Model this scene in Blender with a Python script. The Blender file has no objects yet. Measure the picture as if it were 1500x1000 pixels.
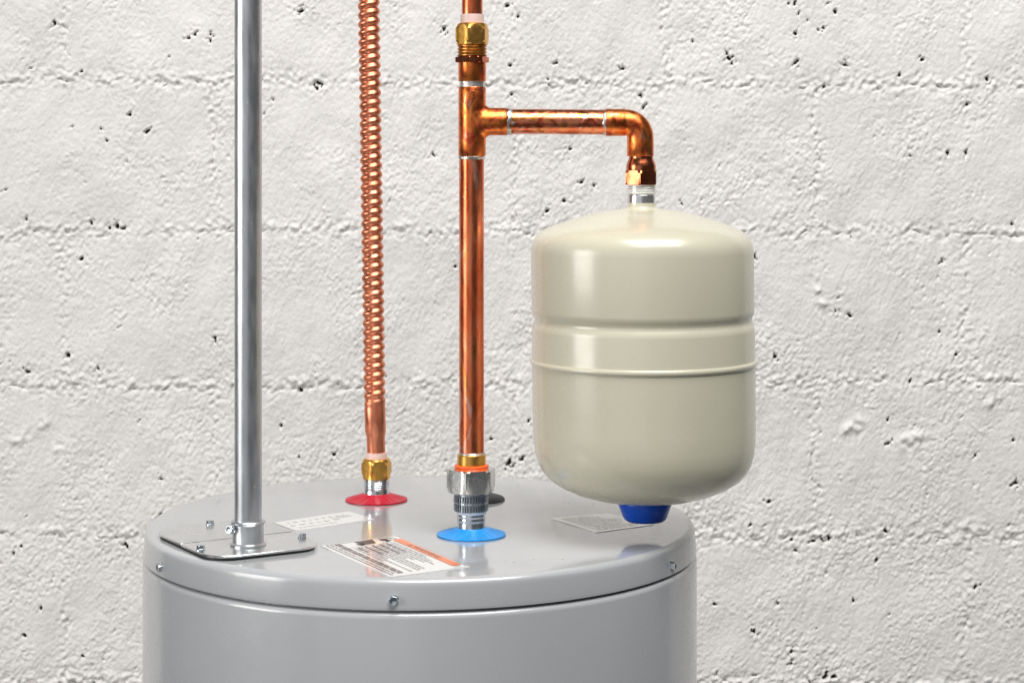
import bpy, math, random
import numpy as np
from mathutils import Vector

scene = bpy.context.scene
col = scene.collection
R_ = math.radians

# ------------------------------------------------------------------ camera
F = 2900.0            # focal length in photograph pixels (1500 wide)
HY = 216.0            # horizon row in the photograph
LID = 1.35            # height of the heater's lid
HC = 0.358            # camera above the lid
CZ = LID + HC
cam = bpy.data.cameras.new('camera')
cam_o = bpy.data.objects.new('camera', cam); col.objects.link(cam_o)
cam_o.location = (0, 0, CZ); cam_o.rotation_euler = (R_(90), 0, 0)
cam.sensor_width = 36; cam.lens = F / 1500 * 36
cam.shift_y = -(500 - HY) / 1500
cam.clip_end = 50; cam.clip_start = 0.05
scene.camera = cam_o
scene.render.resolution_x = 1024; scene.render.resolution_y = 682

# ------------------------------------------------------------------ light
w = bpy.data.worlds.new('World'); scene.world = w; w.use_nodes = True
w.node_tree.nodes['Background'].inputs[0].default_value = (0.86, 0.93, 1.0, 1)
w.node_tree.nodes['Background'].inputs[1].default_value = 0.07

def area(name, loc, target, sx, sy, power, color):
    l = bpy.data.lights.new(name, 'AREA'); l.shape = 'RECTANGLE'; l.size = sx; l.size_y = sy
    l.energy = power; l.color = color
    o = bpy.data.objects.new(name, l); col.objects.link(o); o.location = loc
    d = Vector(target) - Vector(loc)
    o.rotation_euler = d.to_track_quat('-Z', 'Y').to_euler()
    return o
area('softbox_key', (-5.6, -0.75, 2.25), (0.1, 2.3, 1.2), 2.5, 2.7, 188, (1, .975, .945))
area('softbox_top', (0.75, 0.1, 5.1), (0.3, 2.2, 1.1), 3.0, 2.4, 246, (1, .985, .96))
area('softbox_front', (-1.25, -1.7, 1.75), (-.2, 2, 1.4), 2.8, 2.6, 11, (.94, .97, 1))

vs = scene.view_settings
vs.view_transform = 'Standard'; vs.look = 'None'; vs.gamma = 1; vs.exposure = 0; vs.use_curve_mapping = False

# ------------------------------------------------------------------ helpers
def PX(px, Y): return (px - 750) / F * Y
def PZ(py, Y): return CZ - (py - HY) / F * Y
def U(n, Y): return n * Y / F
def on_lid(px, py):
    Y = HC * F / (py - HY)
    return Vector((PX(px, Y), Y, LID))

def mesh_obj(name, verts, faces, mat, parent=None, angle=38, smooth=True):
    me = bpy.data.meshes.new(name)
    off = parent_world(parent) if parent else Vector((0, 0, 0))
    me.from_pydata([(v[0]-off[0], v[1]-off[1], v[2]-off[2]) for v in verts], [], faces)
    me.update()
    if smooth:
        me.polygons.foreach_set('use_smooth', [True]*len(me.polygons))
        me.set_sharp_from_angle(angle=R_(angle))
    if mat: me.materials.append(mat)
    o = bpy.data.objects.new(name, me); col.objects.link(o)
    if parent: o.parent = parent
    return o
def parent_world(p):
    v = Vector((0, 0, 0))
    while p:
        v += p.location; p = p.parent
    return v
def thing(name, loc, label, cat, group=None):
    o = bpy.data.objects.new(name, None); col.objects.link(o); o.location = loc
    o.empty_display_size = .02
    o['label'] = label; o['category'] = cat
    if group: o['group'] = group
    return o

def lathe(prof, cx, cy, seg=72, rad=None, lean=None, phase=0):
    """prof: (r, z) list; rad(theta, r, z) -> r ; lean=(z0, dxdz)"""
    V = []; Fs = []; rings = []
    for (r, z) in prof:
        ox = lean[1]*(lean[0]-z) if lean else 0
        if r <= 1e-7:
            rings.append([len(V)]); V.append((cx+ox, cy, z))
        else:
            ring = []
            for k in range(seg):
                t = phase + 2*math.pi*k/seg
                rr = rad(t, r, z) if rad else r
                ring.append(len(V)); V.append((cx+ox+rr*math.cos(t), cy+rr*math.sin(t), z))
            rings.append(ring)
    for a, b in zip(rings[:-1], rings[1:]):
        for k in range(seg):
            k2 = (k+1) % seg
            if len(a) == 1 and len(b) == 1: continue
            if len(a) == 1: Fs.append((a[0], b[k2], b[k]))
            elif len(b) == 1: Fs.append((a[k], a[k2], b[0]))
            else: Fs.append((a[k], a[k2], b[k2], b[k]))
    # prof goes bottom -> top for outward normals
    return V, Fs
def prof_px(pts, Y, front=False):
    """(r_px, y_px) -> (r, z); front: y read at the near edge of the ring. Input top->bottom, output bottom->top"""
    out = []
    for (r, y) in pts:
        ya = y - r*(y-HY)/F if front else y
        out.append((U(r, Y), PZ(ya, Y)))
    return out[::-1]
def closed(prof):
    return [(0, prof[0][1])] + prof + [(0, prof[-1][1])]
def hexrad(Rc, a0):
    ap = Rc*math.cos(math.pi/6)
    def f(t, r, z):
        d = (t - a0) % (math.pi/3) - math.pi/6
        return min(r, ap/math.cos(d))
    return f
def frontang(deg):      # angle measured from the camera-facing direction, + to the right
    return R_(-90 + deg)
def sweep(path, radii, seg=40, caps=True):
    pts = [Vector(p) for p in path]; n = len(pts)
    V = []; Fs = []
    T0 = (pts[1]-pts[0]).normalized()
    N = Vector((0, 1, 0)); N = (N - T0*N.dot(T0)).normalized()
    for i, p in enumerate(pts):
        T = (pts[min(i+1, n-1)] - pts[max(i-1, 0)]).normalized()
        N = (N - T*N.dot(T)).normalized(); B = T.cross(N)
        r = radii[i] if hasattr(radii, '__len__') else radii
        for k in range(seg):
            t = 2*math.pi*k/seg
            q = p + N*(r*math.cos(t)) + B*(r*math.sin(t)); V.append(tuple(q))
    for i in range(n-1):
        for k in range(seg):
            k2 = (k+1) % seg
            Fs.append((i*seg+k, i*seg+k2, (i+1)*seg+k2, (i+1)*seg+k))
    if caps:
        Fs.append(tuple(range(seg-1, -1, -1))); Fs.append(tuple((n-1)*seg+k for k in range(seg)))
    return V, Fs
def join(*vf):
    V = []; Fs = []
    for v, f in vf:
        o = len(V); V += list(v); Fs += [tuple(i+o for i in q) for q in f]
    return V, Fs

# ------------------------------------------------------------------ materials
class NT:
    def __init__(s, name):
        s.m = bpy.data.materials.new(name); s.m.use_nodes = True
        s.t = s.m.node_tree; s.b = s.t.nodes['Principled BSDF']
    def n(s, typ, **kw):
        nd = s.t.nodes.new(typ)
        for k, v in kw.items(): setattr(nd, k, v)
        return nd
    def l(s, a, b): s.t.links.new(a, b)
    def set(s, **kw):
        for k, v in kw.items():
            s.b.inputs[k.replace('_', ' ')].default_value = v
    def coord(s, scale=(1, 1, 1)):
        tc = s.n('ShaderNodeTexCoord'); mp = s.n('ShaderNodeMapping')
        mp.inputs['Scale'].default_value = scale
        s.l(tc.outputs['Object'], mp.inputs['Vector']); return mp.outputs['Vector']
    def noise(s, vec, scale, detail=4, rough=.55, dist=0):
        nd = s.n('ShaderNodeTexNoise'); nd.inputs['Scale'].default_value = scale
        nd.inputs['Detail'].default_value = detail; nd.inputs['Roughness'].default_value = rough
        nd.inputs['Distortion'].default_value = dist
        s.l(vec, nd.inputs['Vector']); return nd.outputs['Fac']
    def ramp(s, fac, stops):
        r = s.n('ShaderNodeValToRGB'); el = r.color_ramp.elements
        while len(el) < len(stops): el.new(.5)
        for e, (p, c) in zip(el, stops):
            e.position = p; e.color = (*c, 1) if len(c) == 3 else c
        s.l(fac, r.inputs['Fac']); return r.outputs['Color']
    def rng(s, fac, a, b, c, d):
        m = s.n('ShaderNodeMapRange'); m.inputs[1].default_value = a; m.inputs[2].default_value = b
        m.inputs[3].default_value = c; m.inputs[4].default_value = d
        s.l(fac, m.inputs[0]); return m.outputs[0]
    def mix(s, fac, a, b, mode='MIX'):
        m = s.n('ShaderNodeMix', data_type='RGBA', blend_type=mode)
        if isinstance(fac, float): m.inputs[0].default_value = fac
        else: s.l(fac, m.inputs[0])
        for sock, v in ((m.inputs[6], a), (m.inputs[7], b)):
            if isinstance(v, tuple): sock.default_value = (*v, 1)
            else: s.l(v, sock)
        return m.outputs[2]
    def bump(s, h, strength, dist=.001):
        b = s.n('ShaderNodeBump'); b.inputs['Strength'].default_value = strength
        b.inputs['Distance'].default_value = dist
        s.l(h, b.inputs['Height']); s.l(b.outputs['Normal'], s.b.inputs['Normal']); return b
    def base(s, c): s.l(c, s.b.inputs['Base Color'])
    def rough(s, c): s.l(c, s.b.inputs['Roughness'])

def plain(name, color, rough=.5, metal=0, coat=0, var=.12, scale=60, bump=0, bscale=400):
    s = NT(name); v = s.coord()
    n = s.noise(v, scale, 5)
    lo = tuple(c*(1-var) for c in color); hi = tuple(min(1, c*(1+var)) for c in color)
    s.base(s.ramp(n, [(.3, lo), (.7, hi)]))
    s.rough(s.rng(s.noise(v, scale*2.3, 4), .3, .7, rough*.85, rough*1.15))
    s.set(Metallic=metal)
    if coat: s.set(Coat_Weight=coat, Coat_Roughness=.05)
    if bump: s.bump(s.noise(v, bscale, 4), bump)
    return s.m

def copper(name, stops, scale, stretch, rough=.2, dark=.35, drip=0.0, det=3):
    s = NT(name); v = s.coord((1, 1, stretch))
    n = s.noise(v, scale, det, .5, 1.6)
    c = s.ramp(n, stops)
    n2 = s.noise(s.coord((1, 1, stretch*.7)), scale*1.3, 4, .55, 1.8)
    c = s.mix(s.rng(n2, .54, .68, 0, dark), c, (.26, .075, .035))
    if drip:
        n3 = s.noise(s.coord((1, 1, .45)), scale*.9, 3, .5, 2.5)
        c = s.mix(s.rng(n3, .61, .64, 0, drip), c, (.93, .63, .53))
    s.base(c); s.set(Metallic=1.0)
    s.rough(s.rng(s.noise(v, scale*3, 5), .3, .75, rough*.75, rough*1.6))
    s.bump(s.noise(s.coord((1, 1, .25)), 900, 3), .06, .0004)
    return s.m

M = {}
# white painted block wall
s = NT('painted_block'); v = s.coord()
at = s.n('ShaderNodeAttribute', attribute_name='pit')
n = s.noise(v, 3.5, 5, .6)
c = s.ramp(n, [(.3, (.70, .685, .668)), (.7, (.765, .744, .722))])
st = s.noise(v, 16, 6, .7)
c = s.mix(s.rng(st, .68, .80, 0, .28), c, (.60, .55, .44))
c = s.mix(s.rng(at.outputs['Fac'], .38, .85, 0, 1), c, (.035, .037, .033))  # pit insides: bare concrete, coloured near-black to paint in the recess shade
s.base(c); s.set(Roughness=.62)
s.b.inputs['Specular IOR Level'].default_value = .3
bn = s.noise(v, 260, 5, .62)
s.bump(bn, .55, .0012)
M['wall'] = s.m
M['floor'] = plain('concrete_floor', (.48, .47, .455), .75, 0, 0, .2, 6, .3, 80)
# heater paint
def enamel(name, specks, r0, r1):
    s = NT(name); v = s.coord()
    n = s.noise(v, 7, 4)
    c = s.ramp(n, [(.3, (.43, .445, .465)), (.7, (.46, .47, .485))])
    if specks:
        sp = s.noise(s.coord((1, .55, 1)), 210, 2, .5)
        ge = s.n('ShaderNodeNewGeometry'); sx = s.n('ShaderNodeSeparateXYZ'); s.l(ge.outputs['True Normal'], sx.inputs[0])
        mu = s.n('ShaderNodeMath', operation='MULTIPLY'); s.l(s.rng(sp, .75, .77, 0, .8), mu.inputs[0]); s.l(s.rng(sx.outputs[2], .9, .98, 0, 1), mu.inputs[1])
        c = s.mix(mu.outputs[0], c, (.06, .06, .06))
    s.base(c); s.rough(s.rng(s.noise(v, 45, 6, .7), .35, .75, r0, r1))
    s.set(Coat_Weight=.6, Coat_Roughness=.065 if specks else .14)
    s.bump(s.noise(v, 26, 2), .06, .0012)
    return s.m
M['enamel'] = enamel('grey_lid_enamel', True, .10, .2)
M['body'] = enamel('grey_body_enamel', False, .22, .32)
# expansion tank paint
s = NT('cream_enamel'); v = s.coord()
n = s.noise(v, 9, 4)
s.base(s.ramp(n, [(.3, (.59, .565, .44)), (.7, (.615, .59, .46))]))
s.rough(s.rng(s.noise(v, 60, 5), .3, .7, .24, .32))
s.set(Coat_Weight=.4, Coat_Roughness=.15)
pe = s.n('ShaderNodeMath', operation='MULTIPLY_ADD'); s.l(s.noise(v, 520, 2), pe.inputs[0]); pe.inputs[1].default_value = .05; s.l(s.noise(v, 40, 2), pe.inputs[2])
s.bump(pe.outputs[0], .06, .001)
M['cream'] = s.m
# galvanised steel
s = NT('galvanised_steel'); v = s.coord((1, 1, .22))
n = s.noise(v, 120, 5, .6)
c = s.ramp(n, [(.3, (.50, .52, .54)), (.7, (.64, .66, .68))])
sp = s.noise(s.coord((1, 1, .5)), 330, 2, .5)
c = s.mix(s.rng(sp, .70, .74, 0, .8), c, (.93, .93, .93))
s.base(c); s.set(Metallic=.92); s.rough(s.rng(n, .3, .7, .29, .42))
s.bump(s.noise(s.coord((1, 1, .4)), 420, 4), .14, .0005)
M['galv'] = s.m
s = NT('zinc_plate'); v = s.coord()
n = s.noise(v, 40, 5, .6)
s.base(s.ramp(n, [(.3, (.66, .67, .68)), (.7, (.76, .77, .78))]))
s.set(Metallic=.9); s.rough(s.rng(n, .3, .7, .16, .3)); s.bump(s.noise(v, 160, 3), .05, .0005)
M['zinc'] = s.m
M['zincnut'] = plain('zinc_nut', (.66, .66, .64), .3, 1, 0, .15, 260, .1, 900)
M['bluezinc'] = plain('blue_zinc', (.62, .67, .71), .24, 1, 0, .15, 200, .1, 500)
M['knurl'] = plain('grey_zinc', (.36, .40, .43), .34, 1, 0, .2, 200, .1, 500)
M['brass'] = plain('brass', (.82, .44, .10), .34, 1, 0, .16, 110, .06, 700)
M['brass_dark'] = plain('tarnished_brass', (.60, .29, .08), .36, 1, 0, .3, 160, .1, 600)
M['copper_flex'] = copper('copper_flexible', [(.3, (.82, .26, .14)), (.7, (.90, .34, .20))], 60, .4, .34, .35)
M['copper_pipe'] = copper('copper_pipe', [(.32, (.56, .10, .035)), (.45, (.86, .20, .085)), (.55, (.92, .27, .13)), (.68, (.92, .29, .05))], 38, .35, .28, .5, .5)
M['copper_arm'] = copper('copper_arm', [(.32, (.53, .09, .04)), (.43, (.86, .20, .09)), (.53, (.93, .33, .19)), (.64, (.93, .32, .05))], 50, 1.3, .26, .8, .9)
M['copper_fit'] = copper('copper_fitting', [(.32, (.48, .075, .025)), (.44, (.86, .18, .055)), (.54, (.95, .28, .055)), (.64, (.86, .17, .07)), (.76, (.48, .075, .03))], 55, .8, .30, .65, .2)
M['copper_dark'] = copper('copper_adapter', [(.32, (.42, .11, .05)), (.6, (.66, .20, .09)), (.8, (.78, .30, .15))], 40, .6, .2, .6)
s = NT('solder'); v = s.coord()
n = s.noise(v, 150, 4, .6, 1.0)
s.base(s.ramp(n, [(.30, (.45, .20, .10)), (.42, (.62, .58, .53)), (.7, (.82, .81, .79))]))
s.set(Metallic=.9); s.rough(s.rng(n, .3, .7, .45, .28)); s.bump(s.noise(v, 420, 3), .5, .0008)
M['solder'] = s.m
M['tape'] = plain('thread_tape', (.80, .80, .76), .4, 0, .3, .1, 300, .5, 600)
M['pink'] = plain('nylon_sleeve', (.86, .62, .56), .4, 0, 0, .06, 60)
M['orange'] = plain('orange_gasket', (.86, .13, .02), .42, 0, 0, .08, 90)
M['red'] = plain('red_plastic', (.56, .004, .028), .38, 0, 0, .08, 50)
M['sky'] = plain('cyan_plastic', (.012, .30, .80), .36, 0, 0, .08, 50)
M['cap'] = plain('blue_plastic', (.005, .075, .52), .3, 0, 0, .08, 50)
M['black'] = plain('black_rubber', (.022, .021, .02), .5, 0, 0, .2, 90, .2, 300)
M['paper'] = plain('label_paper', (.82, .82, .81), .16, 0, .6, .03, 20)
M['film'] = plain('label_film', (.92, .91, .89), .13, 0, .7, .03, 20)
M['ink'] = plain('label_ink', (.035, .03, .035), .35, 0, .2, .1, 80)
M['greyink'] = plain('grey_ink', (.33, .32, .34), .35, 0, .2, .15, 80)
M['paleink'] = plain('pale_ink', (.72, .71, .69), .16, 0, .2, .15, 80)
M['brownink'] = plain('brown_ink', (.20, .15, .14), .35, 0, .2, .2, 80)
M['labelorange'] = plain('label_orange', (.80, .19, .05), .33, 0, .3, .06, 40)

# ------------------------------------------------------------------ wall
WY = 2.68
rng = np.random.default_rng(11)
STEP = .0016
def axis(lo, c0, c1, hi, step, coarse, marks):
    a = list(np.linspace(lo, c0, int((c0-lo)/coarse)+1)[:-1]) + list(np.linspace(c0, c1, int((c1-c0)/step)+1)) + list(np.linspace(c1, hi, int((hi-c1)/coarse)+1)[1:])
    a = np.array(a)
    for m in marks:                                   # put a grid line on every joint edge
        i = int(np.argmin(abs(a-m))); a[i] = m
    return np.sort(a)
PITCH = .2035; JW = .010
Z0 = PZ(780, WY); X0 = .411
beds = [Z0 + PITCH*k for k in range(-6, 8) if 0.0 < Z0 + PITCH*k < 2.6]
ztop = beds[-1] + JW/2; zbot = beds[0] - JW/2
heads = lambda row: [X0 + (.2035 if row % 2 else 0) + .407*k for k in range(-6, 5)]
marksz = [b+s_*JW/2 for b in beds for s_ in (-1, 1)]
XL, XR = -1.5, 1.5
marksx = [h+s_*JW/2 for r in (0, 1) for h in heads(r) for s_ in (-1, 1) if XL+.02 < h < XR-.02]
gx = axis(XL, -.75, .75, XR, STEP, .009, marksx)
gz = axis(zbot, .95, 1.94, ztop, STEP, .010, marksz)
NF = 2048
ky = np.fft.fftfreq(NF)[:, None]; kx = np.fft.rfftfreq(NF)[None, :]
kk = np.sqrt(kx**2+ky**2)
def field(lam, width=.5, beta=None, aniso=1.0):
    """band-limited random field, wavelength lam (m), unit variance"""
    f0 = STEP/lam
    k2 = np.sqrt(kx**2*aniso + ky**2/aniso)
    if beta is None: H = np.exp(-(np.log((k2+1e-9)/f0))**2/(2*width**2))
    else: H = np.where(k2 > 0, (k2+f0)**(-beta), 0)
    g = np.fft.irfft2(np.fft.rfft2(rng.standard_normal((NF, NF), dtype=np.float32))*H, s=(NF, NF))
    return (g/g.std()).astype(np.float32)
ix = (gx-XL)/STEP; iz = (gz-zbot)/STEP
xi = np.clip(ix.astype(int), 0, NF-2); zi = np.clip(iz.astype(int), 0, NF-2)
fx = (ix-xi)[None, :].astype(np.float32); fz = (iz-zi)[:, None].astype(np.float32)
def samp(g):
    A = g[np.ix_(zi, xi)]; B = g[np.ix_(zi, xi+1)]; C = g[np.ix_(zi+1, xi)]; D = g[np.ix_(zi+1, xi+1)]
    return (A*(1-fx)+B*fx)*(1-fz) + (C*(1-fx)+D*fx)*fz
XX, ZZ = np.meshgrid(gx, gz)
def soft(x): return 1/(1+np.exp(-x))
big = samp(field(.30, .5)); und = samp(field(.09, .4, aniso=.6))
lump = samp(field(.022, .4)); fine = samp(field(.0095, .35)); grain = samp(field(.0055, .3))
mask = soft(1.7*samp(field(.20, .5)) + .9*samp(field(.05, .4)) - .5 + 1.2*((1.45-ZZ)/.4))      # rougher patches, more low on the wall
strk = samp(field(.018, .35, aniso=.35))
billow = np.abs(lump); 
H = .0010*big + .0006*und + mask*(.00034*lump + .00038*fine + .00019*grain) + (1-mask)*(.00011*lump + .00012*fine + .00011*grain + .00011*strk)
H -= mask*.0007*np.maximum(0, samp(field(.013, .3))-1.35)*2
# joints: shallow, wandering, lumpy with broken cracks
wz = samp(field(.12, .4)); wq = samp(field(.028, .45)); brk3 = samp(field(.018, .4)); brk = samp(field(.06, .45)); jl = samp(field(.012, .35)); jl2 = samp(field(.03, .35))
for bz in beds:
    d = ZZ - (bz + .0022*wz + .0019*wq + .004*np.sin(XX*2.3+bz*9))
    near = np.exp(-(d/.013)**2)
    H += near*(.0007*jl + .0010*jl2*soft(2*brk)) - near*.0006
    ck = np.exp(-((d+.0035)/.0015)**2)*soft(4*(brk+.8*brk3-1.25))
    H -= .0034*ck + .0007*np.exp(-((d+.0035)/.0028)**2)*soft(2*(brk-.2))
    H += .0011*np.exp(-((d-.003)/.005)**2)*soft(3*(jl2+brk-.3))
wx = samp(field(.10, .4)); brk2 = samp(field(.05, .4))
for i, bz in enumerate(beds[:-1]):
    row = int(round((bz - Z0)/PITCH))
    inrow = ((ZZ > bz) & (ZZ < bz+PITCH)).astype(np.float32)
    for hx in heads(row):
        if not (XL < hx < XR): continue
        d = XX - (hx + .0025*wx + .002*wq)
        near = np.exp(-(d/.010)**2)*inrow
        H += near*(.0006*jl - .0005)
        H -= inrow*.0028*np.exp(-((d-.002)/.002)**2)*soft(5*(brk2+.5*brk3-1.25))
# pits, some where the photograph shows them, the rest scattered
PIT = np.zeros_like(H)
pits = []
seen = [(1068,85,5),(1064,76,3),(1072,93,3.2),(1165,93,4),(1238,95,4),(1350,88,3),(1447,117,3.5),(1388,225,3.6),(1415,225,3.6),(1334,229,2.5),
 (468,122,5),(463,128,3.5),(441,16,4.5),(80,35,3.6),(285,50,3),(276,56,3.2),(308,51,3),(215,192,3.6),(190,168,3),(157,206,2.6),(147,189,2.6),(119,105,2.8),(107,186,2.2),(38,322,2.6),
 (171,331,4.5),(160,334,3.5),(180,335,3),(118,380,3.4),(133,327,3),(635,228,3.4),(650,43,4),(745,8,3.5),(748,96,3),(759,24,3),(803,117,2.6),(912,100,3.2),(938,140,3.4),(943,157,3),(835,218,3.4),(749,138,2.6),
 (851,267,3.6),(870,273,3.2),(826,293,2.6),(1106,377,3.6),(1380,384,3),(1377,487,2.8),(1400,520,2.8),(1245,462,3),(1224,456,3.2),(1137,522,3.4),(1301,616,2.6),(1302,649,3.4),
 (98,520,3.4),(40,544,3.8),(315,495,4),(488,666,4),(440,572,3.6),(411,623,3.4),(438,669,2.6),(235,757,4.2),(184,798,3.6),(205,615,2.6),(235,702,3.2),(30,800,2.6),(747,679,4.5),(765,673,3.2),(719,643,2.8),(774,618,2.8),
 (1284,820,3.6),(1297,777,3.6),(1098,770,3),(1159,953,3.2),(1160,972,3.6),(1210,990,4.2),(1222,991,4),(1108,989,3.4),(1105,925,3.6),(1047,884,2.8),(1140,883,3),(1251,881,3),(1487,708,4),(1430,667,2.8),(1127,734,3.2),(1485,645,2.8),
 (60,890,2.6),(35,930,3.4),(120,960,2.6),(1160,790,3),(1215,788,3.6),(1205,789,3.2),(1192,792,3),(1165,3,3),(1155,5,3),(1170,20,2.8),(1183,30,2.6),(1166,49,3.4),(1200,45,3),(1206,41,2.8),(1213,5,2.6),(1224,17,3.2)]
for (px, py, r) in seen:
    pits.append((PX(px, WY), PZ(py, WY), r*.00056, 1+rng.random()*.6, rng.random()*3.14))
for k in range(300):
    x = rng.uniform(-1.45, 1.45); z = rng.uniform(zbot+.05, ztop-.05)
    if rng.random() < .35: z = beds[rng.integers(len(beds))] + rng.normal()*.012
    pits.append((x, z, .0009+.0011*rng.random()**2, 1+rng.random()*1.2, rng.random()*3.14))
for (x, z, r, el, an) in pits:
    i0, i1 = np.searchsorted(gx, [x-6*r*el, x+6*r*el]); j0, j1 = np.searchsorted(gz, [z-6*r*el, z+6*r*el])
    if i1-i0 < 2 or j1-j0 < 2: continue
    dx = XX[j0:j1, i0:i1]-x; dz = ZZ[j0:j1, i0:i1]-z
    a = (dx*math.cos(an)+dz*math.sin(an))/(r*el); b = (-dx*math.sin(an)+dz*math.cos(an))/r
    q = np.sqrt(a*a+b*b)*np.clip(1+.32*fine[j0:j1, i0:i1]+.18*grain[j0:j1, i0:i1], .4, 2)
    g = soft((1.05-q)*5)
    H[j0:j1, i0:i1] -= g*min(.008, r*3.2) + .0004*np.exp(-(q/2.4)**2)
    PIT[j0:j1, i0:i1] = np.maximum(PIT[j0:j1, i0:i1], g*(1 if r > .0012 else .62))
# a few paint blobs
for (px, py, r, h) in [(1255, 622, 12, .0045), (1240, 630, 10, .003), (1340, 640, 16, .0035), (1325, 650, 12, .003), (1205, 445, 8, .003), (1197, 425, 6, .0025), (1195, 405, 6, .0025), (1460, 590, 14, .003), (1425, 775, 16, .0035), (1405, 785, 12, .003), (30, 640, 14, .003), (60, 620, 12, .003), (85, 655, 12, .0025)]:
    x, z, r = PX(px, WY), PZ(py, WY), r*WY/F
    q = ((XX-x)**2+((ZZ-z)*1.4)**2)/(r*r)
    H += h*np.exp(-q)*(.7+.5*lump)
gH = np.gradient(H, gz, gx)
NRM = np.stack([-(-gH[1]), -np.ones_like(H), gH[0]], -1)      # surface y = WY - H : normal towards the camera
NRM[..., 0] = -gH[1]; NRM[..., 2] = -gH[0]
NRM /= np.linalg.norm(NRM, axis=-1, keepdims=True)
def grid_part(name, rects, parent, skirt=.06):
    Vs = []; Fq = []; Ps = []; Ns = []; base = 0
    for (i0, i1, j0, j1) in rects:
        nx, nz = i1-i0+1, j1-j0+1
        x = XX[j0:j1+1, i0:i1+1]; z = ZZ[j0:j1+1, i0:i1+1]; y = WY - H[j0:j1+1, i0:i1+1]
        Vs.append(np.stack([x.ravel(), y.ravel(), z.ravel()], 1)); Ps.append(PIT[j0:j1+1, i0:i1+1].ravel())
        Ns.append(NRM[j0:j1+1, i0:i1+1].reshape(-1, 3))
        idx = np.arange(nx*nz).reshape(nz, nx) + base
        Fq.append(np.stack([idx[:-1, :-1].ravel(), idx[:-1, 1:].ravel(), idx[1:, 1:].ravel(), idx[1:, :-1].ravel()], 1))
        ring = np.concatenate([idx[0, :], idx[1:, -1], idx[-1, -2::-1], idx[-2:0:-1, 0]])
        loc = ring - base
        rv = Vs[-1][loc].copy(); cxy = rv.mean(0)
        rv[:, 1] = WY + skirt
        rv[:, 0] += np.sign(cxy[0]-rv[:, 0])*.0012; rv[:, 2] += np.sign(cxy[2]-rv[:, 2])*.0012
        b2 = base + nx*nz; m = len(ring)
        Vs.append(rv); Ps.append(np.zeros(m)); Ns.append(np.tile([[0, -1.0, 0]], (m, 1)))
        nxt = np.roll(np.arange(m), -1)
        Fq.append(np.stack([ring, b2+np.arange(m), b2+nxt, ring[nxt]], 1))
        base = b2 + m
    V = np.concatenate(Vs).astype(np.float32); Fa = np.concatenate(Fq).astype(np.int32); P = np.concatenate(Ps).astype(np.float32)
    me = bpy.data.meshes.new(name)
    me.vertices.add(len(V)); me.vertices.foreach_set('co', V.ravel())
    me.loops.add(Fa.size); me.loops.foreach_set('vertex_index', Fa.ravel())
    me.polygons.add(len(Fa)); me.polygons.foreach_set('loop_start', np.arange(0, Fa.size, 4, dtype=np.int32))
    me.polygons.foreach_set('use_smooth', np.ones(len(Fa), dtype=bool))
    me.update(calc_edges=True); me.validate()
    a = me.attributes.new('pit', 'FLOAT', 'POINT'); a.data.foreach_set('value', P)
    me.normals_split_custom_set_from_vertices(np.concatenate(Ns).astype(np.float32))
    me.materials.append(M['wall'])
    o = bpy.data.objects.new(name, me); col.objects.link(o); o.parent = parent
    return o
wall = bpy.data.objects.new('wall', None); col.objects.link(wall)
wall['kind'] = 'structure'; wall['label'] = 'rough white painted concrete block wall behind the heater'
fi = lambda a, v: int(np.argmin(abs(a-v)))
mort = []
for b in beds: mort.append((0, len(gx)-1, fi(gz, b-JW/2), fi(gz, b+JW/2)))
for b in beds[:-1]:
    row = int(round((b-Z0)/PITCH)); j0, j1 = fi(gz, b+JW/2), fi(gz, b+PITCH-JW/2)
    edges = [0]
    for h in heads(row):
        if XL+.02 < h < XR-.02:
            e0, e1 = fi(gx, h-JW/2), fi(gx, h+JW/2); edges += [e0, e1]; mort.append((e0, e1, j0, j1))
    edges.append(len(gx)-1)
    for e0, e1 in zip(edges[0::2], edges[1::2]):
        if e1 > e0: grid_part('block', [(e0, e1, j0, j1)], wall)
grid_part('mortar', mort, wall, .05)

# floor under the heater (below the frame)
fl = mesh_obj('floor', [(x, y, z) for z in (-.08, 0) for x, y in ((-1.5, .9), (1.5, .9), (1.5, 2.75), (-1.5, 2.75))],
              [(4, 5, 6, 7), (3, 2, 1, 0), (0, 1, 5, 4), (1, 2, 6, 5), (2, 3, 7, 6), (3, 0, 4, 7)], M['floor'], smooth=False)
fl['kind'] = 'structure'

# ------------------------------------------------------------------ screws
def screw_mesh():
    rw, rh, hh = .0046, .0036, .0034
    prof = [(0, 0), (rw, 0), (rw, .0009), (rh+.0004, .0011)]
    V, Fs = lathe(prof, 0, 0, 24)
    hx = [(.0045, .0010), (.0045, .0010+hh*.8), (.0036, .0010+hh), (.0024, .0010+hh), (.0020, .0008+hh), (0, .0008+hh)]
    V2, F2 = lathe(hx, 0, 0, 24, hexrad(.0041, 0))
    V, Fs = join((V, Fs), (V2, F2))
    me = bpy.data.meshes.new('screw'); me.from_pydata(V, [], Fs); me.update()
    me.polygons.foreach_set('use_smooth', [True]*len(me.polygons)); me.set_sharp_from_angle(angle=R_(30))
    me.materials.append(M['bluezinc']); return me
SCREW = screw_mesh()
def screw(pos, normal, parent, spin=0, sc=1):
    o = bpy.data.objects.new('screw', SCREW); col.objects.link(o); o.parent = parent
    o.location = Vector(pos) - parent_world(parent)
    q = Vector(normal).to_track_quat('Z', 'Y'); o.rotation_euler = q.to_euler()
    o.rotation_euler.rotate_axis('Z', spin); o.scale = (sc, sc, sc)
    return o

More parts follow.
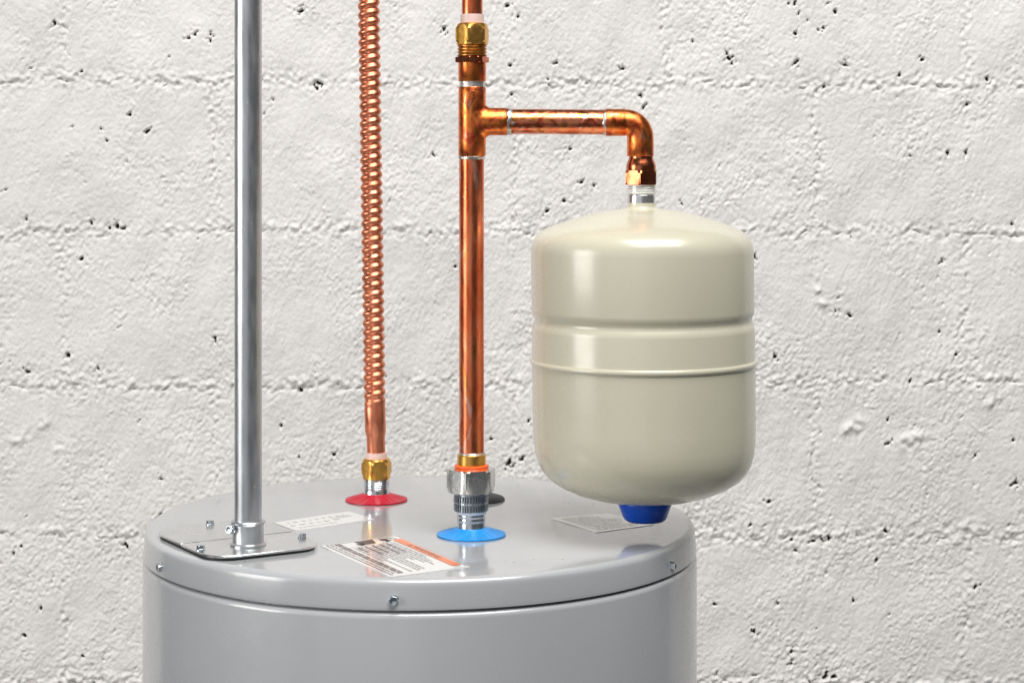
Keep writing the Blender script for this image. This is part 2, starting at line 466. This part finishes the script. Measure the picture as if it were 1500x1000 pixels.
# ------------------------------------------------------------------ water heater
HX, HYY, HR = PX(615.5, 1.906)+.0012, 1.906, .2627
heater = thing('water_heater', (HX, HYY, 0), 'large grey enamelled cylindrical water heater with a flat lid carrying labels and pipe nipples', 'water heater')
zb = LID - .0262                        # lower edge of the lid skirt
prof = [(0, .03), (.261, .03), (.2640, .034)] + [(.2640, z) for z in (.4, .8, 1.2)]
for k in range(9):
    a = R_(90*k/8); prof.append((.2640-.005*(1-math.cos(a)), zb-.0072+.0055*math.sin(a)))
prof += [(.2575, zb-.0018), (.2575, zb+.01)]
mesh_obj('body', *lathe(prof, HX, HYY, 200), M['body'], heater, 30)
for k in range(3):
    a = R_(90+120*k)
    mesh_obj('foot', *lathe([(0, 0), (.02, 0), (.018, .031), (0, .031)], HX+.2*math.cos(a), HYY+.2*math.sin(a), 20), M['black'], heater)
prof = [(.2590, zb+.004), (.2605, zb), (.2634, zb+.0004), (.2636, zb+.003), (.2620, LID-.0075)]
for k in range(1, 9):
    a = R_(90*k/8); prof.append((.2620-.0065+.0065*math.cos(a), LID-.0065+.0065*math.sin(a)))
prof += [(.20, LID+.0002), (.1, LID+.0001), (0, LID)]
lid = mesh_obj('lid', *lathe(prof, HX, HYY, 200), M['enamel'], heater, 40)
lid.data.materials.append(M['body'])                 # the pressed rim and skirt carry the side's satin finish
for p in lid.data.polygons:
    if p.normal.z < .97: p.material_index = 1
for k, (px, py) in enumerate([(237, 834), (576, 884), (981, 829)]):
    d = [-59.8, -2.4, 61.3][k]; t = frontang(d)
    for extra in (0, 180):
        tt = t + R_(extra)
        n = Vector((math.cos(tt), math.sin(tt), 0))
        screw(Vector((HX, HYY, LID-.0178)) + n*.2619, n, lid, R_(20+31*k))

# pipe nipples and plastic rings
def ring_cone(r0px, y0, r1px, y1, cx, Y, mat, ribs=0):
    r0, z0 = U(r0px, Y), PZ(y0, Y); r1 = U(r1px, Y)
    zt = z0; zl = LID+.0002
    pr = [(r1*.97, zl), (r1, zl+.0004), (r1*.995, zl+.0014), (r1*.85, zl+.0024), (r0*1.45, zl+(zt-zl)*.62), (r0*1.12, zl+(zt-zl)*.9), (r0*1.04, zt), (r0*.97, zt)]
    def rib(t, r, z):
        return r
    V, Fs = lathe(pr, cx, Y, 96)
    V = [(x, y, z + (+.00045*math.sin(math.atan2(y-Y, x-cx)*26+math.sin(math.atan2(y-Y, x-cx)*5)*2) if r1*.5 < math.hypot(x-cx, y-Y) < r1*.9 else 0)) for x, y, z in V]
    return V, Fs
CY = HC*F/(783.5-HY); HTY = HC*F/(732.5-HY)
CXp, HXp = 691.0, 551.5
CX, HXw = PX(690.5, CY), PX(HXp, HTY)
zring = mesh_obj('plastic_ring', *ring_cone(21.5, 771.5, 50.7, 783, CX, CY, None), M['sky'], lid); zring['label'] = 'bright blue flared plastic ring round the cold pipe'
zring = mesh_obj('plastic_ring', *ring_cone(19.3, 721.5, 45.5, 732, PX(551.5, HTY), HTY, None), M['red'], lid); zring['label'] = 'red flared plastic ring round the hot pipe'
def threads(r, ztop, zbot, n, depth):
    pr = []
    st = (ztop-zbot)/n
    for k in range(n):
        z = zbot + k*st
        pr += [(r-depth, z), (r, z+st*.35), (r, z+st*.6), (r-depth, z+st*.95)]
    return pr
zt = PZ(745, CY); pr = [(U(20.6, CY), LID-.01), (U(20.6, CY), PZ(765, CY))] + threads(U(20.9, CY), zt, PZ(763, CY), 3, .0005)
mesh_obj('pipe_nipple', *lathe(closed(pr), CX, CY, 64), M['bluezinc'], lid)
zt = PZ(696, HTY); pr = [(U(18.7, HTY), LID-.01), (U(18.7, HTY), PZ(716, HTY))] + threads(U(18.9, HTY), zt, PZ(715, HTY), 7, .00055)
mesh_obj('pipe_nipple', *lathe(closed(pr), HXw, HTY, 64), M['bluezinc'], lid)
# black rubber plug behind the union
py_ = HC*F/(732-HY)
pl = lathe([(.0255, LID+.0001), (.0262, LID+.0012), (.0245, LID+.0032), (.018, LID+.0052), (.010, LID+.0062), (.0085, LID+.0050), (0, LID+.0050)], PX(702, py_), py_, 48)
mesh_obj('rubber_plug', *pl, M['black'], lid)

# labels on the lid
def quad_label(name, corners, mat, parent, dz, nu=1):
    """corners TL,TR,BR,BL on the lid -> thin slab"""
    V = [(c.x, c.y, LID+dz) for c in corners] + [(c.x, c.y, LID+.0001) for c in corners]
    return mesh_obj(name, V, [(3, 2, 1, 0), (0, 1, 5, 4), (1, 2, 6, 5), (2, 3, 7, 6), (3, 0, 4, 7)], mat, parent, smooth=False)
class Lab:
    def __init__(s, TL, TR, BR, BL):
        s.c = [on_lid(*p) for p in (TL, TR, BR, BL)]
    def at(s, u, v, dz):
        TL, TR, BR, BL = s.c
        p = (TL*(1-u)+TR*u)*v + (BL*(1-u)+BR*u)*(1-v)
        return (p.x, p.y, LID+dz)
    def rects(s, rs, dz):
        V = []; Fs = []
        for (u0, v0, u1, v1) in rs:
            o = len(V); V += [s.at(u0, v0, dz), s.at(u1, v0, dz), s.at(u1, v1, dz), s.at(u0, v1, dz)]; Fs.append((o, o+1, o+2, o+3))
        return V, Fs
    def polys(s, ps, dz):
        V = []; Fs = []
        for p in ps:
            o = len(V); V += [s.at(u, v, dz) for u, v in p]; Fs.append(tuple(range(o, o+len(p))))
        return V, Fs
random.seed(4)
def words(v0, h, u0, u1, wmin=.02, wmax=.07, gap=.012):
    out = []; u = u0
    while u < u1-.01:
        w_ = min(random.uniform(wmin, wmax), u1-u); out.append((u, v0, u+w_, v0+h)); u += w_+gap
    return out
warn = Lab((582, 784), (688, 830), (572, 845.5), (470, 800))
wl = quad_label('warning_label', warn.c, M['paper'], lid, .0007); wl['label'] = 'white warning label with an orange heading band and fine print'
D1, D2 = .0010, .0012
mesh_obj('heading_band', *warn.rects([(.115, .835, .945, .945)], D1), M['labelorange'], wl, smooth=False)
b0, b1 = .020, .985
bord = [(.02, .972, .975, .980), (.02, .045, .975, .055), (.02, .045, .026, .98)]
mesh_obj('border_line', *warn.rects(bord, D1), M['ink'], wl, smooth=False)
mesh_obj('border_line', *warn.rects([(.165, .10, .170, .80)], D1), M['greyink'], wl, smooth=False)
rows = []
for k in range(12):
    v = .775 - k*.047
    rows += words(v, .019, .20 if k % 3 else .185, random.uniform(.55, .95))
mesh_obj('fine_print', *warn.rects(rows, D1), M['greyink'], wl, smooth=False)
rows = []
for k in (2, 4, 6, 8, 10): rows += words(.775-k*.047-.004, .026, .19, random.uniform(.33, .5), .03, .09)
for v in (.185, .145): rows += words(v, .024, .03, .95, .03, .1)
rows += words(.09, .014, .04, .95)
mesh_obj('fine_print', *warn.rects(rows, D2), M['brownink'], wl, smooth=False)
icons = [[(.035, .40), (.14, .42), (.135, .60), (.04, .64)], [(.10, .36), (.15, .40), (.15, .44), (.10, .45)],
         [(.05, .70), (.10, .71), (.12, .78), (.06, .80)], [(.10, .76), (.14, .72), (.145, .74), (.11, .84)], [(.04, .82), (.05, .815), (.11, .9), (.10, .905)]]
mesh_obj('pictogram', *warn.polys(icons, D1), M['ink'], wl, smooth=False)
# heading lettering
def text_mesh(txt):
    cu = bpy.data.curves.new('lettering', 'FONT'); cu.body = txt; cu.align_x = 'CENTER'; cu.align_y = 'CENTER'; cu.size = 1
    o = bpy.data.objects.new('lettering', cu); col.objects.link(o)
    dg = bpy.context.evaluated_depsgraph_get(); dg.update()
    me = bpy.data.meshes.new_from_object(o.evaluated_get(dg))
    bpy.data.objects.remove(o); return me
tm = text_mesh('WARNING')
xs = [v.co.x for v in tm.vertices]; ys = [v.co.y for v in tm.vertices]; wd = max(xs)-min(xs); hg = max(ys)-min(ys)
TV = [warn.at(.545 + (v.co.x/wd)*.36, .89 + (v.co.y/hg)*.066, D2) for v in tm.vertices]
TF = [tuple(p.vertices) for p in tm.polygons]
tri = warn.polys([[(.295, .856), (.345, .856), (.32, .925)]], D2)
mesh_obj('heading_lettering', *join((TV, TF), tri), M['brownink'], wl, smooth=False)

info = Lab((400, 766), (511.6, 749.2), (548.5, 760.6), (433, 777.4))
il = quad_label('information_label', info.c, M['paper'], lid, .0006); il['label'] = 'narrow white label with faint grey print between conduit and hot pipe'
rows = words(.72, .10, .12, .9, .02, .06, .05) + words(.42, .12, .08, .72, .03, .07, .06) + words(.16, .08, .1, .6, .02, .05, .02) + words(.55, .16, .66, .9, .02, .04, .02)
mesh_obj('fine_print', *info.rects(rows, .0009), M['paleink'], il, smooth=False)
rate = Lab((806, 759.5), (889, 751.8), (957, 769), (873, 780.5))
rl = quad_label('rating_label', rate.c, M['film'], lid, .0006); rl['label'] = 'pale label with rows of faint print below the expansion tank'
rows = []
for k in range(9): rows += words(.88-k*.095, .03, .12, random.uniform(.6, .95), .03, .12, .02)
mesh_obj('fine_print', *rate.rects(rows, .0009), M['paleink'], rl, smooth=False)

# ------------------------------------------------------------------ flange plate + conduit
PC = Vector((-.2485, 1.794, LID)); ang = R_(31)
pu = Vector((math.cos(ang), math.sin(ang), 0)); pv = Vector((-math.sin(ang), math.cos(ang), 0))
flange = thing('mounting_flange', (PC.x, PC.y, LID), 'two piece zinc plated floor flange with rounded corners screwed on grey lid', 'flange')
def rrect(u0, u1, v0, v1, rads, n=8):
    out = []
    for (cu, cv, a0, r) in ((u1, v0, -90, rads[0]), (u1, v1, 0, rads[1]), (u0, v1, 90, rads[2]), (u0, v0, 180, rads[3])):
        su = -1 if cu == u1 else 1; sv = -1 if cv == v1 else 1
        for k in range(n+1):
            a = R_(a0+90*k/n)
            out.append((cu+su*r+r*math.cos(a), cv+sv*r+r*math.sin(a)))
    return out
def slab(poly, z0, z1, bev=.0006):
    V = []; n = len(poly)
    cu = sum(p[0] for p in poly)/n; cv = sum(p[1] for p in poly)/n
    for (z, ins) in ((z0, 0), (z1-bev, 0), (z1, bev)):
        for (a, b) in poly:
            L = math.hypot(a-cu, b-cv); q = 1-ins/L
            p = PC + pu*(cu+(a-cu)*q) + pv*(cv+(b-cv)*q); V.append((p.x, p.y, z))
    Fs = [tuple(range(n-1, -1, -1)), tuple(2*n+k for k in range(n))]
    for r in range(2):
        for k in range(n): k2 = (k+1) % n; Fs.append((r*n+k, r*n+k2, (r+1)*n+k2, (r+1)*n+k))
    return V, Fs
T0 = LID+.0003
mesh_obj('gasket', *slab(rrect(-.0528, .0528, -.0705, .0765, (.026,)*4), T0, T0+.0026), M['black'], flange, 30)
mesh_obj('plate', *slab(rrect(-.0548, .0548, -.0725, -.0004, (.026, .001, .001, .026)), T0+.0024, T0+.0044), M['zinc'], flange, 30)
mesh_obj('plate', *slab(rrect(-.0548, .0548, .0004, .0785, (.001, .030, .030, .001)), T0+.0026, T0+.0047), M['zinc'], flange, 30)
zp = T0+.0044
PY = (HC-.0047)*F/(797.5-HY); CXc = PX(363.5, PY)
def onplate(u, v, z): p = PC+pu*u+pv*v; return (p.x, p.y, z)
screw(onplate(-.049, -.0325, zp), (0, 0, 1), flange, .3, .88)
screw(onplate(.050, -.030, zp), (0, 0, 1), flange, .8, .88)
screw(onplate(.002, .0700, zp+.0003), (0, 0, 1), flange, .1, .88)
screw(onplate(.030, .0560, zp+.0003), (0, 0, 1), flange, .5, .88)
rc = U(22.8, PY); zc1 = zp+U(36, PY)
pr = [(U(26.5, PY), zp+.0001), (U(26.5, PY), zp+.0014), (rc+.0003, zp+.0026), (rc, zp+.004), (rc, zc1-.0035), (rc+.0012, zc1-.0024), (rc+.0014, zc1-.0010), (rc+.0006, zc1), (U(20, PY), zc1)]
cl = mesh_obj('collar', *lathe(pr, CXc, PY, 64), M['galv'], flange, 40)
bx = CXc - rc*.93
V, Fs = sweep([(bx-.0015, PY+.006, zc1-.0062), (bx-.0015, PY-.012, zc1-.0062)], .0022, 16)
mesh_obj('clamp_bolt', V, Fs, M['bluezinc'], cl)
screw((bx-.0012, PY-.0105, zc1-.0062), (-.45, -1, .1), cl, .2, .85)
V = []
mesh_obj('clamp_lug', *sweep([(bx+.004, PY-.004, zc1-.0065), (bx-.0026, PY-.007, zc1-.0065)], [.0048, .0042], 20), M['galv'], cl)
conduit = thing('conduit', (CXc, PY, LID), 'tall straight galvanised steel conduit standing in the flange collar on grey lid', 'pipe')
ztopc = 2.25
mesh_obj('tube', *lathe([(0, LID+.008), (U(20, PY), LID+.008), (U(20, PY), 1.8), (U(19.6, PY), ztopc), (U(17.5, PY), ztopc), (U(17.5, PY), ztopc-.03), (0, ztopc-.03)], CXc, PY, 72), M['galv'], conduit, 40)

# ------------------------------------------------------------------ hot side: corrugated connector
flex = thing('corrugated_connector', (HXw, HTY, PZ(703, HTY)), 'corrugated copper flexible connector rising from the red ringed hot outlet', 'pipe')
def axis_x(z):          # leans slightly
    y = HY + (CZ-z)*F/HTY
    return PX(551.3 - 2.2*max(0, min(1, (655-y)/40)) - (max(0, 600-y))*9.0/600, HTY)
pitch = U(13.25, HTY); r_m = U(14.5, HTY); amp = U(2.4, HTY)
zc0 = PZ(594, HTY); zc_top = 2.25
nz = int((zc_top-zc0)/pitch*14); seg = 48
V = []; Fs = []
def ring(z, fr):
    for k in range(seg):
        t = 2*math.pi*k/seg; r = fr(t, z); V.append((axis_x(z)+r*math.cos(t), HTY+r*math.sin(t), z))
rw, rn = U(15.4, HTY), U(13.4, HTY)
for (r, y) in [(rn*.8, 675), (rn, 674), (rn, 640), (rn+.0004, 638.5), (rw-.0004, 632.5), (rw, 631), (rw, 598), (rw-.0003, 596)]:
    ring(PZ(y, HTY), lambda t, z, r=r: r)
def corr(t, z):
    ph = 2*math.pi*(z/pitch) - t
    s_ = 2*math.sqrt(.10+.90*math.cos(ph/2)**2)-1.25
    e = min(1, (z-zc0)/(pitch*1.2))
    return (r_m + amp*s_)*e + rw*.985*(1-e)
for i in range(nz+1): ring(zc0 + (zc_top-zc0)*i/nz, corr)
nr = len(V)//seg
for i in range(nr-1):
    for k in range(seg):
        k2 = (k+1) % seg; Fs.append((i*seg+k, i*seg+k2, (i+1)*seg+k2, (i+1)*seg+k))
Fs.append(tuple((nr-1)*seg+k for k in range(seg)))
mesh_obj('corrugated_tube', V, Fs, M['copper_flex'], flex, 60)
pr = prof_px([(15.1, 664.5), (15.3, 666), (15.3, 676)], HTY, True)
mesh_obj('nylon_sleeve', *lathe(closed(pr), HXw, HTY, 56), M['pink'], flex)
pr = prof_px([(16.5, 673.5), (18.8, 674.2), (20.0, 676.3), (20.5, 678.6), (22.8, 681.6), (22.8, 695.6), (20.0, 699.0), (20.2, 703.2), (18, 704.2)], HTY, True)
mesh_obj('brass_nut', *lathe(closed(pr), HXw, HTY, 96, hexrad(U(22.6, HTY), frontang(-73)), phase=frontang(-73)), M['brass'], flex, 22)

# ------------------------------------------------------------------ cold side: riser, tee, arm, elbow
riser = thing('copper_riser', (CX, CY, PZ(752, CY)), 'soldered copper riser with tee and side arm above blue ringed cold inlet', 'pipe')
RX = PX(690.8, CY)
mesh_obj('riser_tube', *lathe(closed(prof_px([(18.2, 200), (18.2, 450), (18.2, 672)], CY)), RX, CY, 64), M['copper_pipe'], riser)
def wob(amp_, f, ph):
    return lambda t, r, z: r*(1+amp_*math.sin(f*t+ph+z*900)+amp_*.6*math.sin(2.3*f*t+ph))
def solder_v(y0, y1, r, mat='solder', cx=RX, Y=CY, ph=0):
    pr = prof_px([(r-1.2, y0), (r, y0+(y1-y0)*.3), (r+.3, y0+(y1-y0)*.6), (r-.6, y1)], Y)
    return mesh_obj('solder_ring', *lathe(closed(pr), cx, Y, 64, wob(.02, 3, ph)), M[mat], riser)
# dielectric union at the bottom
pr = prof_px([(18.4, 664.5), (19.6, 667), (20.2, 669.5)], CY, True)
mesh_obj('solder_ring', *lathe(closed(pr), RX, CY, 64, wob(.012, 4, 1)), M['solder'], riser)
pr = prof_px([(20.0, 667.5), (20.9, 668.6), (20.9, 688)], CY, True)
mesh_obj('brass_tailpiece', *lathe(closed(pr), RX, CY, 64), M['brass'], riser)
pr = prof_px([(22.6, 683.5), (24.6, 684.5), (25.2, 686.5), (23.9, 688.2), (25.4, 690.3), (25.4, 694)], CY, True)
mesh_obj('insulating_gasket', *lathe(closed(pr), RX, CY, 64), M['orange'], riser)
pr = prof_px([(26, 691.0), (34.0, 691.3), (37.6, 693.5), (37.6, 718.5), (33.6, 725.0), (29, 726.0)], CY, True)
mesh_obj('union_nut', *lathe(closed(pr), PX(690, CY), CY, 120, hexrad(U(37.5, CY), frontang(-70)), phase=frontang(-70)), M['zincnut'], riser, 22)
def knurl(t, r, z): return r - (.0015 if round(t/(2*math.pi)*200) % 5 in (0, 1) else 0)
pr = prof_px([(22, 724), (23.4, 726), (23.4, 728.5)], CY, True)
mesh_obj('union_neck', *lathe(closed(pr), PX(690, CY), CY, 64), M['knurl'], riser)
for ya, yb in ((728.5, 738.8), (740.2, 751.8)):
    pr = prof_px([(24.6, ya), (25.4, ya+.8), (25.4, yb-.8), (24.6, yb)], CY, True)
    mesh_obj('knurled_collar', *lathe(closed(pr), PX(690, CY), CY, 200, knurl), M['knurl'], riser, 25)
pr = prof_px([(23.6, 737), (23.6, 742)], CY, True)
mesh_obj('union_neck', *lathe(closed(pr), PX(690, CY), CY, 64), M['bluezinc'], riser)
pr = prof_px([(23.0, 751), (23.0, 753.5), (21.2, 755.5)], CY, True)
mesh_obj('nylon_liner', *lathe(closed(pr), PX(690, CY), CY, 64), M['tape'], riser)
# tee
TX = PX(691.6, CY)
Rt = U(20.0, CY); rb = U(20.3, CY)
run = lathe(closed(prof_px([(19.4, 127.6), (20.0, 128.6), (20.0, 150), (20.0, 205), (20.0, 227.6), (19.4, 228.6)], CY)), TX, CY, 96)
zA = PZ(178.3, CY)
rings = []
fil = U(9, CY); xe = U(51.5, CY)
nb = 96
tv = []; tf = []
def bring(fn):
    for k in range(nb):
        p = 2*math.pi*k/nb
        rho, xo, mode = fn
        lat = rho*math.cos(p); sx = math.sqrt(max(Rt*Rt - min(abs(lat), Rt)**2, 0))
        x = (sx + xo) if mode else xo
        tv.append((TX + x, CY + lat, zA + rho*math.sin(p)))
for k in range(9):
    a = R_(90*k/8); bring((rb*(1) + fil*(1-math.sin(a))*.85, fil*(1-math.cos(a)) - .0004, True))
# after the fillet blend to planar rings
for q in (.35, .7, 1.0):
    for k in range(nb):
        p = 2*math.pi*k/nb; lat = rb*math.cos(p); sx = math.sqrt(max(Rt*Rt - min(abs(lat), Rt)**2, 0)) + fil
        tv.append((TX + sx*(1-q) + (xe-.0006)*q, CY+lat, zA+rb*math.sin(p)))
for k in range(nb):
    p = 2*math.pi*k/nb; tv.append((TX+xe, CY+rb*.96*math.cos(p), zA+rb*.96*math.sin(p)))
nr = len(tv)//nb
for i in range(nr-1):
    for k in range(nb):
        k2 = (k+1) % nb; tf.append((i*nb+k, i*nb+k2, (i+1)*nb+k2, (i+1)*nb+k))
tf.append(tuple((nr-1)*nb+k for k in range(nb)))
# clamp the flared root so that it does not stick out of the run at front and back
tv = [(x, CY + max(-Rt*1.004, min(Rt*1.004, y-CY)), z) if x < TX+fil*1.6 else (x, y, z) for x, y, z in tv]
tee = mesh_obj('tee', *join(run, (tv, tf)), M['copper_fit'], riser, 50)
# stamped mark on the tee
tm2 = text_mesh('NI')
xs = [v.co.x for v in tm2.vertices]; ys = [v.co.y for v in tm2.vertices]
sc = U(9, CY)/(max(xs)-min(xs))
LV = []
for v_ in tm2.vertices:      # reads downwards along the run, wrapped on its surface
    a = (v_.co.y*sc)/Rt; zz = PZ(137.5, CY) - v_.co.x*sc
    t = R_(-90) + a
    LV.append((TX+(Rt+.00012)*math.cos(t), CY+(Rt+.00012)*math.sin(t), zz))
mesh_obj('stamped_mark', LV, [tuple(p.vertices) for p in tm2.polygons], M['copper_dark'], tee, smooth=False)
solder_v(227.5, 233.5, 19.3, ph=2); 
# arm tube
def hx(px): return PX(px, CY)
ra = U(18.3, CY)
V, Fs = sweep([(hx(730), CY, zA), (hx(800), CY, zA), (hx(905), CY, PZ(179.5, CY))], ra, 56)
mesh_obj('arm_tube', V, Fs, M['copper_arm'], riser)
def solder_h(x0, x1, r, zc, ph):
    V, Fs = sweep([(hx(x0), CY, zc), (hx(x0+(x1-x0)*.3), CY, zc), (hx(x0+(x1-x0)*.65), CY, zc), (hx(x1), CY, zc)], [U(r+.3, CY), U(r+.6, CY), U(r, CY), U(r-1.4, CY)], 48)
    c = Vector((0, CY, zc)); out = []
    for x, y, z in V:
        a = math.atan2(z-zc, y-CY); out.append((x + .0013*math.sin(3*a+ph) + .0008*math.sin(7*a), y, z))
    return mesh_obj('solder_ring', out, Fs, M['solder'], riser)
solder_h(742.6, 749.5, 19.3, zA, .5)
# elbow
zE = PZ(179.5, CY); EX = hx(938); re = U(19.6, CY)
bend = U(22, CY)
path = [(hx(887), CY, zE), (hx(887.6), CY, zE), (hx(914.6), CY, zE), (hx(915.6), CY, zE)]
rad = [re*.96, re*1.02, re*1.02, re*.985]
for k in range(17):
    a = R_(90*k/16); path.append((EX-bend+bend*math.sin(a), CY, zE-bend+bend*math.cos(a))); rad.append(re*.985)
path += [(EX, CY, PZ(210, CY)), (EX, CY, PZ(228.2, CY)), (EX, CY, PZ(229, CY))]; rad += [re, re, re*.96]
V, Fs = sweep(path, rad, 64)
mesh_obj('elbow', V, Fs, M['copper_fit'], riser, 50)
solder_h(888.2, 882.8, 18.9, zE, 2.2)
# female adapter under the elbow
pr = prof_px([(17.6, 227), (17.9, 231.5), (18.4, 233.5), (20.2, 237.5), (21.6, 242), (21.9, 245), (21.7, 249), (21.4, 252)], CY)
ad = mesh_obj('threaded_adapter', *lathe(closed(pr), PX(939, CY), CY, 72), M['copper_dark'], riser, 40)
pr = prof_px([(21.0, 249.2), (23.2, 249.8), (25.8, 253.5), (25.8, 268.2), (24.6, 270.2), (21.2, 270.8)], CY)
mesh_obj('hex_collar', *lathe(closed(pr), PX(939, CY), CY, 96, hexrad(U(25.9, CY), frontang(-66)), phase=frontang(-66)), M['copper_dark'], ad, 22)
# compression fitting on top of the tee
pr = prof_px([(18.4, 118.5), (18.9, 121), (18.5, 124), (18.9, 128.5)], CY)
mesh_obj('solder_ring', *lathe(closed(pr), TX, CY, 64, wob(.01, 3, .4)), M['solder'], riser)
pr = prof_px([(20.2, 88), (20.2, 118.6), (19.6, 119.4)], CY)
mesh_obj('adapter_socket', *lathe(closed(pr), TX, CY, 64), M['copper_fit'], riser)
pr = prof_px([(22, 83.4), (24.8, 84.2), (24.8, 91.4), (22, 92.2)], CY)
mesh_obj('hex_shoulder', *lathe(closed(pr), TX, CY, 96, hexrad(U(25, CY), frontang(-82)), phase=frontang(-82)), M['copper_dark'], riser, 24)
pr = threads(U(21.7, CY), PZ(65.5, CY), PZ(83.5, CY), 4, .0014)
mesh_obj('threaded_body', *lathe(closed(pr), TX, CY, 64), M['brass_dark'], riser, 30)
pr = prof_px([(17.5, 34), (20.0, 34.6), (21.8, 36.2), (22.7, 39), (25.6, 42.3), (25.6, 59.8), (22.8, 63.0), (23, 65.8), (20.5, 66.6)], CY)
mesh_obj('compression_nut', *lathe(closed(pr), TX, CY, 96, hexrad(U(25.4, CY), frontang(-72)), phase=frontang(-72)), M['brass'], riser, 22)
pr = prof_px([(17.0, 21.5), (17.3, 23), (17.3, 40)], CY)
mesh_obj('nylon_sleeve', *lathe(closed(pr), TX, CY, 56), M['pink'], riser)
supply = thing('supply_pipe', (TX, CY, PZ(38, CY)), 'plain copper tube entering the brass compression nut above the tee', 'pipe')
mesh_obj('tube', *lathe([(0, PZ(38, CY)), (U(15.3, CY), PZ(38, CY)), (U(15.3, CY), 2.25), (0, 2.25)], TX, CY, 56), M['copper_pipe'], supply)

# ------------------------------------------------------------------ expansion tank
TKX = PX(939.5, CY); ZR = PZ(290, CY); lean = (ZR, .0115)
tank = thing('expansion_tank', (TKX, CY, PZ(765, CY)), 'cream enamelled expansion tank hanging by its neck from the copper arm', 'tank')
up = [(20.5, 297), (20.7, 302), (22.0, 304.6), (25, 305.8), (43, 307.6), (62, 310.4), (85, 316.5), (105, 322.5), (122, 328), (136, 333), (147, 338.5), (154, 344.5), (159, 352), (161.8, 360), (162.6, 369),
      (162.8, 400), (162.8, 452), (162.3, 457), (160.6, 461), (158.8, 465), (158.8, 469), (160.6, 473), (162.4, 477), (163, 482), (163, 520), (163.4, 524)]
mesh_obj('upper_shell', *lathe(closed(prof_px(up, CY)), TKX, CY, 160, lean=lean), M['cream'], tank, 60)
seam = [(162.5, 523.6), (164.6, 525.0), (165.8, 527.5), (165.9, 530), (164.6, 532.6), (162.5, 533.6)]
mesh_obj('seam_bead', *lathe(closed(prof_px(seam, CY)), TKX, CY, 160, lean=lean), M['cream'], tank, 60)
low = [(163, 532.5), (163, 560), (162.8, 620), (162, 645), (160, 662), (156, 677), (150, 688), (140, 699.5), (124, 710), (104, 719), (80, 726), (52, 731), (30, 733)]
mesh_obj('lower_shell', *lathe(closed(prof_px(low, CY)), TKX, CY, 160, lean=lean), M['cream'], tank, 60)
pr = threads(U(20.3, CY), PZ(268, CY), PZ(285, CY), 5, .0006)
nk = [(U(20.2, CY), PZ(298, CY)), (U(20.2, CY), PZ(286, CY))] + pr
mesh_obj('threaded_neck', *lathe(closed(nk), TKX, CY, 64), M['zinc'], tank)
pr = threads(U(20.7, CY), PZ(269.5, CY), PZ(284, CY), 4, .0004)
mesh_obj('thread_tape', *lathe(closed(pr), TKX, CY, 64, wob(.006, 4, 1)), M['tape'], tank)
capp = [(38, 727.5), (39.8, 730.5), (39.6, 737), (36.2, 746), (32.6, 755.5), (30.5, 759.5), (27, 762.2), (22, 763.0)]
mesh_obj('valve_cap', *lathe(closed(prof_px(capp, CY)), TKX, CY, 72, lean=lean), M['cap'], tank, 50)
